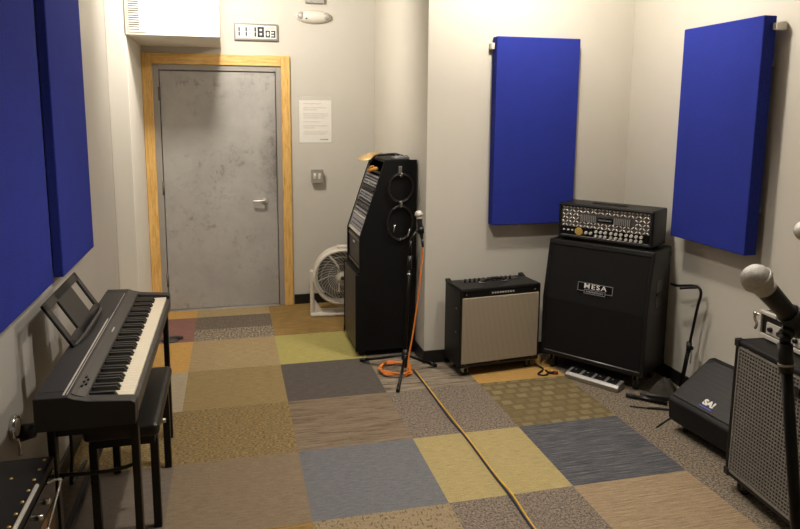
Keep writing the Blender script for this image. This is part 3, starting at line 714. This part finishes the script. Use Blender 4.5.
# foot switch in front
fs = thing('foot_switch', 'silver foot switch with black pedals in front of big speaker cabinet', 'pedal', (1.812, -1.255, 0), math.radians(-56.5))
MB().prism([(0, .006), (0, .028), (.018, .042), (.092, .052), (.092, .006)], 0, 0, .36, .002).obj('chassis', M['alu'], fs)
MB().box((.004, .004, 0), (.356, .088, .006)).obj('base_pad', M['rubber'], fs)
for k in range(4):
    x = .022+k*.084
    s = MB().prism([(.020, .0445), (.084, .053), (.084, .056), (.020, .0475)], 0, x, x+.064, .001).obj('switch_panel', M['black'], fs)
    MB().cyl((x+.032, .05, .050), (x+.032, .048, .068), .007, .009, 14).obj('button', M['chrome'], s)
MB().prism([(-.002, .004), (-.002, .026), (0.0, .026), (.0, .004)], 0, .0, .36).obj('front_rail', M['steel'], fs)

# cables around the amps
tag(MB().tube([(1.70, -1.02, .02), (1.73, -1.10, .008), (1.66, -1.17, .006), (1.70, -1.20, .006), (1.735, -1.165, .006), (1.74, -1.12, .006)], .006, 8).obj('power_cable', M['black']), 'black cable on the floor between the combo and big speaker cabinet', 'cable')
rp = thing('cable_plug', 'dark red plug on the floor by the left caster of big cabinet', 'plug', (1.765, -1.185, 0))
MB().cyl((0, 0, .012), (.028, -.012, .014), .011, .009, 14).obj('plug_body', M['red'], rp)
MB().cyl((-.03, .012, .011), (0, 0, .012), .006, .010, 12).obj('strain_relief', M['black'], rp)
# ------------------------------------------------------------------ hooked guitar stand, bag, rods
gs = thing('guitar_stand', 'black hooked top stand leaning beside the right wall by speaker cabinet', 'stand', (2.385, -1.655, 0))
b, tp = Vector((0, 0, .05)), Vector((.012, -.10, .70))
MB().cyl((-.006, .006, 0), b+(tp-b)*.03, .011, .011, 12).obj('white_tip', M['white_plastic'], gs)
MB().cyl(b, b+(tp-b)*.42, .0125, None, 14).obj('lower_tube', M['black_metal'], gs)
MB().tube([b+(tp-b)*.40, b+(tp-b)*.8, tp+Vector((0, .0, -.03)), tp+Vector((-.004, .018, .005)), tp+Vector((-.012, .06, .006)), tp+Vector((-.035, .16, -.018)), tp+Vector((-.045, .215, -.020))], .0085, 10, False, 6).obj('hooked_tube', M['black_metal'], gs)
MB().tube([tp+Vector((-.006, .03, .004)), tp+Vector((-.030, .09, -.012)), tp+Vector((-.055, .12, -.022))], .0095, 10).obj('padded_arm', M['rubber'], gs)
kk = b+(tp-b)*.42
MB().cyl(kk-Vector((0, 0, .03)), kk+Vector((0, 0, .03)), .016).cyl(kk, kk+Vector((-.02, -.045, .01)), .011, .014, 12).obj('clamp_knob', M['black'], gs)
MB().tube([kk+Vector((0, -.02, -.01)), kk+Vector((-.004, -.03, -.05)), kk+Vector((-.002, -.022, -.095))], .004, 8).obj('lever', M['steel'], gs)

bg = bmesh.new(); NN, KK = 36, 9
poly = [Vector(p+(0,)) for p in ((2.30, -1.735), (2.352, -1.665), (2.405, -1.60), (2.41, -1.50), (2.36, -1.495), (2.28, -1.562), (2.195, -1.628), (2.14, -1.655), (2.205, -1.715))]
cen = sum(poly, Vector())/len(poly)
def edge(u):
    u *= len(poly); i = int(u) % len(poly); f = u-int(u); f = f*f*(3-2*f); return poly[i]*(1-f)+poly[(i+1) % len(poly)]*f
rg = []
for k in range(KK):
    v = k/(KK-1); row_ = []
    for i in range(NN):
        e = edge(i/NN); p = e*(1-v)+cen*v; hgt = .095*(1-(1-v)**2.2)+.006*math.sin(i*1.1+k)*(1-v)*v*4
        row_.append(bg.verts.new((p.x, p.y, max(0, hgt))))
    rg.append(row_)
for A, B in zip(rg, rg[1:]):
    for i in range(NN): bg.faces.new((A[i], A[(i+1) % NN], B[(i+1) % NN], B[i]))
bg.faces.new(rg[-1]); bg.faces.new(rg[0][::-1])
bmesh.ops.recalc_face_normals(bg, faces=bg.faces)
tag(MB()._add(bg, None, True).obj('soft_bag', M['cloth_black']), 'crumpled soft black bag on the floor beside the big speaker cabinet', 'bag')

rd = thing('folded_stand', 'two black folded stand legs lying on the carpet by the wedge monitor', 'stand', (2.035, -1.62, 0))
l1 = MB().cyl((0, 0, .014), (.168, -.158, .014), .0125, None, 12).obj('leg', M['black_metal'], rd); MB().cyl((-.004, .004, .014), (.035, -.033, .014), .0142, None, 12).obj('rubber_foot', M['rubber'], l1)
MB().cyl((.06, -.04, .036), (.20, -.14, .036), .0105, None, 12).obj('leg', M['charcoal2'], rd)
tag(MB().tube([(1.972, -1.745, .005), (2.03, -1.775, .005), (2.07, -1.795, .006), (2.13, -1.82, .006), (2.20, -1.86, .006)], lambda u: .004 if u < .45 else .0085, 8).obj('floor_plug', M['black']), 'black cable end with thick plug on carpet left of wedge monitor', 'cable')
tag(MB().tube([(1.965, -2.015, .005), (2.02, -1.985, .006), (2.07, -1.955, .005), (2.14, -1.92, .005)], .004, 8).obj('short_cable', M['black']), 'short thin black cable on carpet under the wedge monitor edge', 'cable')

# ------------------------------------------------------------------ wedge monitor
wm = thing('wedge_monitor', 'black wedge floor monitor speaker with white logo left of silver grille', 'speaker', (2.0, -2.045, 0), math.radians(-84.7))
W = .495
pf = [(0, .185), (.012, .198), (.265, .382), (.300, .385), (.385, .27), (.385, .055), (.35, .04), (.055, .04), (.012, .075)]
MB().prism(pf, 0, 0, W, .008).obj('cabinet', tolex('textured_black_paint', srgb(17, 17, 18), .55, 500), wm)
a_ = math.atan2(.184, .253); GM = Matrix.Translation((0, .012, .198)) @ Matrix.Rotation(a_, 4, 'X')
gl_ = math.hypot(.253, .184)
MB().prism([(.015, .012), (.015, gl_-.05), (.06, gl_-.008), (W-.06, gl_-.008), (W-.015, gl_-.05), (W-.015, .012)], 2, -.002, .007, .002, GM).obj('grille', M['perf'], wm)
lg = text('logo', 'SA!', .046, M['white_print'], wm, GM @ Matrix.Translation((.228, .062, .0085)), .001, .0025, squeeze=1.1)
MB().box((.185, .030, .0075), (.265, .037, .009), 0, 2, GM).obj('logo_underline', M['blue_print'], wm)
for x in (.05, W-.05):
    for y in (.09, .33): MB().cyl((x, y, 0), (x, y, .042), .014, .018, 14).obj('foot', M['rubber'], wm)

# ------------------------------------------------------------------ bass cabinet with silver grille
bc = thing('speaker_cabinet', 'black bass speaker cabinet with silver lattice grille at the right edge', 'speaker', (1.905, -2.60, 0), math.radians(-95.1))
W, D, z0, z1 = .60, .40, .072, .722
shell(MB(), W, D, z0, z1, th=.022, bev=.008).obj('cabinet', M['tolex'], bc)
MB().box((.02, .012, z0+.02), (W-.02, .03, z1-.02)).obj('baffle', M['ink'], bc)
m = MB(); gx0, gx1, gz0, gz1 = .026, W-.026, z0+.026, z1-.034; pitch = .0168
nv = int((gx1-gx0)/pitch); nh = int((gz1-gz0)/pitch)
for i in range(nv+1): x = gx0+(gx1-gx0)*i/nv; m.box((x-.0027, .004, gz0), (x+.0027, .007, gz1))
for j in range(nh+1): z = gz0+(gz1-gz0)*j/nh; m.box((gx0, .0035, z-.0027), (gx1, .0065, z+.0027))
gm_ = solid('silver_grille', srgb(132, 128, 121), .5, .25, .06)
gr = m.obj('grille', gm_, bc)
MB().box((gx0-.004, .002, gz0-.004), (gx0+.004, .012, gz1+.004)).box((gx1-.004, .002, gz0-.004), (gx1+.004, .012, gz1+.004)).box((gx0, .002, gz1-.004), (gx1, .012, gz1+.006)).box((gx0, .002, gz0-.006), (gx1, .012, gz0+.004)).obj('grille_frame', gm_, gr)
MB().prism([(.36+.045*math.cos(q*PI/6)*(1 if q % 3 else .8), .63+.022*math.sin(q*PI/6)) for q in range(12)], 1, -.003, .004, .001).obj('badge', M['black_gloss'], bc)
for z in (z0+.015, z1-.015):
    for x in (.012, W-.012): MB().box((x-.016, -.003, z-.018), (x+.016, .03, z+.018), .004).obj('corner', M['black'], bc)
for x, y in ((.07, .05), (W-.07, .05), (.07, D-.05), (W-.07, D-.05)): caster(bc, x, y, z0)
# rack case amplifier on it
cA = math.radians(-95.1)
def bxy(u, d): return (1.905+u*math.cos(cA)-d*math.sin(cA), -2.60+u*math.sin(cA)+d*math.cos(cA))
rx, ry = bxy(-.012, .115)
ra = thing('case_amplifier', 'small amplifier in silver edged case on top of the bass cabinet', 'amplifier', (rx, ry, z1+.0015), cA)
W, D, H = .48, .25, .125
for x in (.04, W-.04):
    for y in (.04, D-.04): MB().cyl((x, y, 0), (x, y, .008), .012, None, 12).obj('foot', M['rubber'], ra)
MB().box((.008, .012, .008), (W-.008, D, H), .004).obj('case', M['black'], ra)
m = MB()
for a, b in (((0, 0, .006), (W, .022, .024)), ((0, 0, H-.014), (W, .022, H+.002)), ((0, 0, .006), (.014, .022, H)), ((W-.014, 0, .006), (W, .022, H))): m.box(a, b, .003)
m.obj('silver_edge', M['case_silver'], ra)
fp = MB().box((.045, .006, .030), (W-.02, .016, .082), .001).obj('front_panel', M['case_silver'], ra)
for x, r_ in ((.075, .012), (.125, .006), (.15, .007), (.18, .011), (.225, .011), (.27, .011), (.315, .011)):
    MB().cyl((x, .008, .055), (x, -.006, .055), r_, r_*.85, 14).obj('knob', M['black'], fp)
MB().box((.11, .004, .038), (.165, .007, .046)).obj('label_strip', M['ink'], fp)
lt = MB().box((-.004, .03, .055), (.001, .075, .105), .002).tube([(-.004, .015, .095), (-.034, .012, .098), (-.040, .012, .075), (-.026, .014, .05), (-.034, .014, .025)], .006, 8).obj('latch', M['chrome'], ra)
MB().sphere((-.034, .012, .098), .013, (1, 1, .8), 12).obj('latch_knob', M['chrome'], lt)
MB().box((.33, .03, H), (.44, .20, H+.026), .008).obj('carry_handle', M['black'], ra)

# ------------------------------------------------------------------ foreground microphone on a boom stand
GG, EE, P0, P1 = (.594, -4.088, 1.437), (.7096, -4.1055, 1.3204), (.648, -4.106, 1.322), (.6655, -4.179, .86)
mic2, d2 = microphone('microphone', 'large close silver ball microphone tilted in front of bass cabinet', GG, EE)
st = thing('microphone_stand', 'black boom stand holding the large close microphone at right', 'stand', (.60, -4.62, 0), 0, 'black microphone stands')
def rel(*p): return Vector(p)-Vector((.60, -4.62, 0))
c0, c1_ = rel(*P0), rel(*P1)
sM = (rel(*GG)+d2*.100, rel(*GG)+d2*.122)
mic_clip((sM[0]+sM[1])/2, d2, st, c0)
MB().cyl(c0, c0+(c1_-c0)*.11, .0125).obj('threaded_collar', M['black'], st)
MB().cyl(c0+(c1_-c0)*.075, c0+(c1_-c0)*.085, .0135).obj('collar_ring', M['steel'], st)
MB().cyl(c0+(c1_-c0)*.1, c1_, .0098).obj('boom_arm', M['black_metal'], st)
MB().cyl(c1_+Vector((-.03, 0, 0)), c1_+Vector((.03, 0, 0)), .02).obj('boom_clutch', M['black'], st)
MB().tube([c1_, c1_+Vector((.02, -.12, -.12)), Vector((0, 0, .80))], .0105, 12, False, 1).cyl((0, 0, .1), (0, 0, .82), .0125).obj('pole', M['black_metal'], st)
for k in range(3):
    a = 2*PI*k/3+.5
    MB().tube([(0, 0, .16), (.12*math.cos(a), .12*math.sin(a), .09), (.28*math.cos(a), .28*math.sin(a), .010)], .0095, 10, False, 4).obj('leg', M['black_metal'], st)

mic3, d3 = microphone('microphone', 'silver microphone head peeking in at the right picture edge', (1.172, -3.618, 1.420), (1.30, -3.64, 1.34))
s3 = thing('microphone_stand', 'black stand beyond right picture edge carrying the half seen microphone', 'stand', (1.42, -3.66, 0), 0, 'black microphone stands')
q0 = Vector((1.172, -3.618, 1.420))-Vector((1.42, -3.66, 0))
mic_clip(q0+d3*.105, d3, s3, (0, 0, 1.24))
MB().cyl((0, 0, .02), (0, 0, 1.25), .0125).obj('pole', M['black_metal'], s3)
MB().lathe([(0, .025), (.03, .022), (.125, .012), (.13, 0), (0, 0)]).obj('base', M['black_metal'], s3)

# ------------------------------------------------------------------ digital piano, its stand and bench
pn_ = thing('digital_piano', 'black digital piano with full keyboard along the left wall', 'piano', (-.940, -2.80, .668))
PW, PL = .312, 1.385                            # x depth, y length
body = [(0, .017), (0, .132), (.105, .130), (.125, .121), (.155, .112), (.155, .070), (PW, .062), (PW-.004, .017)]
endp = [(0, .017), (0, .132), (.105, .130), (.125, .121), (.165, .111), (PW-.012, .100), (PW, .092), (PW-.002, .017)]
MB().prism(body, 1, .055, PL-.055, .002).obj('body', M['charcoal'], pn_)
for y0, y1 in ((0, .055), (PL-.055, PL)): MB().prism(endp, 1, y0, y1, .003).obj('end_block', M['charcoal_end'], pn_)
MB().box((PW-.016, .05, .03), (PW, PL-.05, .080), .003).obj('key_slip', M['charcoal2'], pn_)
MB().prism([(.108, .1295), (.124, .1215), (.152, .1135), (.152, .1150), (.124, .1235), (.110, .1310)], 1, .03, PL-.03).obj('control_panel', M['charcoal2'], pn_)
MB().box((.085, .02, .1290), (.091, PL*.62, .1325), .001).box((.097, .02, .1290), (.099, PL-.1, .1318)).obj('speaker_slot', M['pale'], pn_)
MB().box((.088, PL*.70, .129), (.104, PL-.12, .1315)).obj('slot_grille', M['ink'], pn_)
for k in range(5):
    MB().box((.124+(k % 2)*.010, .10+k*.020, .1225-(k % 2)*.0025), (.131+(k % 2)*.010, .112+k*.020, .1265-(k % 2)*.002)).obj('button', M['black'], pn_)
MB().box((.128, PL*.5, .121), (.134, PL*.5+.06, .1235)).obj('printed_mark', M['pale'], pn_)
ky0, ky1 = .058, PL-.058; pit = (ky1-ky0)/52
wk = MB().box((0, .0006, 0), (.140, pit-.0006, .020), .0012).obj('white_key', M['ivory'], pn_)
bk = MB().prism([(0, 0), (0, .0185), (.083, .0165), (.094, .0)], 1, 0, .0150, .001).obj('black_key', M['ebony'], pn_)
wk.location = (.156, ky0, .070)
for k in range(1, 52):
    c = wk.copy(); C.objects.link(c); c.location = (.156, ky0+k*pit, .070)
bks = [k for k in range(51) if (k % 7) in (0, 2, 3, 5, 6)]    # A B C D E F G from the low end
for q, k in enumerate(bks):
    c = bk if q == 0 else bk.copy()
    if q: C.objects.link(c)
    c.location = (.152, ky0+(k+1)*pit-.0075, .0895)
# music rest
mr = bmesh.new()
RM = Matrix.Translation((.022, .490, .131)) @ Matrix.Rotation(math.radians(-31), 4, 'Y')
m = MB(); Lr, Hr = .565, .205
m.box((-.006, 0, 0), (.006, Lr, .035), .003, 2, RM).box((-.006, 0, 0), (.006, .045, Hr), .003, 2, RM).box((-.006, Lr-.045, 0), (.006, Lr, Hr), .003, 2, RM)
m.box((-.006, 0, Hr-.035), (.006, Lr, Hr), .003, 2, RM).box((-.006, .165, .0), (.006, Lr-.165, Hr), .003, 2, RM)
rest = m.obj('music_rest', M['charcoal'], pn_)
MB().tube([RM @ Vector((.0, .02, .002)), RM @ Vector((.022, .10, .003)), RM @ Vector((.030, Lr/2, .005)), RM @ Vector((.022, Lr-.10, .003)), RM @ Vector((.0, Lr-.02, .002))], .008, 8).obj('rest_ledge', M['charcoal2'], rest)

ps = thing('piano_stand', 'black four legged stand carrying the digital piano', 'stand', (-.940, -2.80, 0))
for x in (.012, PW-.034):
    for y in (.085, PL-.125):
        lg = MB().box((x, y, .0), (x+.026, y+.040, .672), .004).obj('leg', M['black_metal'], ps)
MB().box((.012, .09, .622), (PW-.008, .12, .684), .003).box((.012, PL-.12, .622), (PW-.008, PL-.09, .684), .003).box((.014, .09, .615), (.036, PL-.09, .684), .003).obj('top_frame', M['black_metal'], ps)
MB().tube([(.02, .105, .475), (.17, .105, .47), (.25, .105, .478), (PW-.02, .105, .492)], .007, 8).obj('stretcher', M['black_metal'], ps)
MB().box((.014, .12, .18), (.036, PL-.12, .215), .003).obj('rear_stretcher', M['black_metal'], ps)

bn = thing('piano_bench', 'black padded bench tucked under the front of the piano', 'bench', (-.895, -2.38, 0))
MB().box((0, 0, .425), (.288, .65, .48), .020, 4).obj('seat', solid('black_vinyl_seat', srgb(16, 15, 15), .38, 0, .08), bn)
MB().box((.02, .02, .39), (.268, .63, .427), .003).obj('seat_frame', M['black_metal'], bn)
for x in (.012, .245):
    for y in (.045, .53): MB().box((x, y, 0), (x+.032, y+.032, .40), .003).obj('leg', M['black_metal'], bn)
MB().cyl((.272, .19, .405), (.296, .19, .405), .011, .009, 14).obj('bolt', M['steel'], bn)

pd = thing('sustain_pedal', 'dark grey rounded pedal on the red carpet tile beyond the piano', 'pedal', (-.78, .075, 0))
MB().lathe([(0, .022), (.03, .021), (.06, .014), (.072, .004), (.072, 0), (0, 0)]).obj('base', M['charcoal2'], pd)
MB().prism([(-.03, .020), (.05, .024), (.095, .020), (.095, .014), (-.03, .014)], 1, -.018, .018, .002).obj('tread', M['charcoal'], pd)

# wall fitting and cable behind the piano
wf = thing('wall_fitting', 'chrome rimmed round fitting with black drum on left wall below panel', 'fitting', (XL, -2.45, .555)); wf.scale = (.78, .78, .78)
MB().lathe([(.0, .001), (.058, .001), (.062, .010), (.060, .022), (.050, .026), (.046, .014), (0, .012)], (0, 0, 0), (1, 0, 0), 32).obj('rim', M['chrome'], wf)
MB().cyl((.012, .0, .0), (.026, .0, .0), .045, .04).obj('face', M['pale'], wf)
MB().cyl((.02, .05, -.055), (.075, .08, -.06), .042, .036).obj('drum', M['black'], wf)
MB().cyl((.010, -.062, .02), (.030, -.072, .02), .010, .012, 12).obj('knob', M['chrome'], wf)
MB().tube([(.02, .0, -.055), (.025, .005, -.10), (.02, .015, -.15)], .008, 8).obj('stem', M['chrome'], wf)
tag(MB().tube([(XL+.006, -1.95, .46), (XL+.05, -2.02, .50), (XL+.09, -2.06, .46), (XL+.10, -2.05, .36), (XL+.09, -2.0, .22), (XL+.07, -1.95, .08), (XL+.06, -1.9, .008), (XL+.08, -1.7, .007)], .008, 10).obj('power_cable', M['black']), 'black power cable looping down the left wall behind the piano', 'cable')

# black amplifier with brass studs in the lower left corner
tr = thing('stage_amplifier', 'black studded amplifier with chrome rail in the lower left corner', 'amplifier', (-1.098, -3.435, 0))
W, L_, H = .194, .70, .572                       # x, y, z
MB().box((0, 0, .015), (W, L_, H), .008).obj('cabinet', M['tolex_dark'], tr)
for x in (.03, W-.03):
    for y in (.04, L_-.04): MB().cyl((x, y, 0), (x, y, .016), .015, None, 12).obj('foot', M['rubber'], tr)
MB().box((W-.004, .04, .06), (W+.002, L_-.05, H-.14), .002).obj('grille', solid('brown_grille_cloth', srgb(120, 88, 54), .8, 0, .12, 200), tr)
MB().box((W-.002, .03, H-.125), (W+.004, L_-.03, H-.03), .002).obj('control_panel', M['black_gloss'], tr)
for k in range(11):
    y = L_-.03-k*.062
    MB().sphere((W-.022, y, H), .0058, (1, 1, .7), 12).obj('stud', M['brass'], tr)
for x, y in ((.10, L_-.13), (.05, L_-.22), (.02, L_-.34), (.03, L_-.09)): MB().sphere((x, y, H), .0055, (1, 1, .6), 12).obj('stud', M['brass'], tr)
MB().tube([(W-.002, .02, H+.005), (W-.002, L_-.20, H+.005)], .0065, 10, False, 1).obj('rail', M['case_silver'], tr)
for k in range(6):
    y = L_-.16-k*.085
    kb = MB().cyl((W+.002, y, H-.075), (W+.022, y, H-.075), .010, .008, 14).obj('knob', M['chrome'], tr)
MB().tube([(W+.01, L_-.15, H-.02), (W+.05, L_-.145, H-.015), (W+.045, L_-.20, H-.06), (W+.035, L_-.26, H-.11)], .004, 8).obj('wire_bail', M['chrome'], tr)
MB().sphere((W+.05, L_-.145, H-.015), .008, (1, 1, 1), 12).obj('bail_end', M['chrome'], tr)
MB().sphere((W+.035, L_-.26, H-.11), .008, (1, 1, 1), 12).obj('bail_end', M['chrome'], tr)

# ------------------------------------------------------------------ ceiling lamps and added fill lights
def lamp(name, loc, energy, size, aim=None, angle=110, blend=.7, col=(1, .925, .825)):
    d = bpy.data.lights.new(name, 'SPOT' if aim else 'POINT'); d.energy = energy; d.color = col; d.shadow_soft_size = size
    o = bpy.data.objects.new(name, d); C.objects.link(o); o.location = loc
    if aim:
        d.spot_size = math.radians(angle); d.spot_blend = blend
        o.rotation_euler = (Vector(aim)-Vector(loc)).to_track_quat('-Z', 'Y').to_euler()
    return o
lamp('door_lamp', (-.32, -.52, 2.80), 104, .09, (-.02, .85, 2.25), 174)
lamp('corner_lamp', (1.45, -1.66, 2.78), 60, .06)
lamp('middle_fill', (.50, -2.35, 2.80), 135, .06, (.45, -2.25, 0), 128, 1)  # added unseen spot, brightens the floor and spares the walls
lamp('rear_fill', (.80, -3.75, 2.80), 48, .06, (.75, -3.75, 0), 84, 1)  # added unseen spot, lights the close microphone from above

w = bpy.data.worlds.new('World'); bpy.context.scene.world = w; w.use_nodes = True
w.node_tree.nodes['Background'].inputs[0].default_value = (.9, .85, .8, 1); w.node_tree.nodes['Background'].inputs[1].default_value = .02

# ------------------------------------------------------------------ camera
cd = bpy.data.cameras.new('camera'); cam = bpy.data.objects.new('camera', cd); C.objects.link(cam)
yaw, pitch, roll, f = .2375, .1507, .006, 662.95
cd.sensor_fit = 'HORIZONTAL'; cd.sensor_width = 36; cd.lens = f/800*36
cd.shift_x = 9.44/800; cd.shift_y = -50.5/800; cd.clip_start = .02; cd.clip_end = 50
fw = Vector((math.sin(yaw)*math.cos(pitch), math.cos(yaw)*math.cos(pitch), -math.sin(pitch)))
rt = Vector((math.cos(yaw), -math.sin(yaw), 0)); up = rt.cross(fw)
r2 = math.cos(roll)*rt+math.sin(roll)*up; u2 = -math.sin(roll)*rt+math.cos(roll)*up
mt = Matrix((r2, u2, -fw)).transposed().to_4x4(); mt.translation = (-.2956, -5.0351, 1.7203); cam.matrix_world = mt
S = bpy.context.scene; S.camera = cam
S.view_settings.view_transform = 'Standard'; S.view_settings.look = 'None'; S.view_settings.gamma = 1; S.view_settings.use_curve_mapping = False
S.view_settings.exposure = 0.18
S.cycles.max_bounces = 10; S.cycles.diffuse_bounces = 6; S.cycles.use_denoising = True
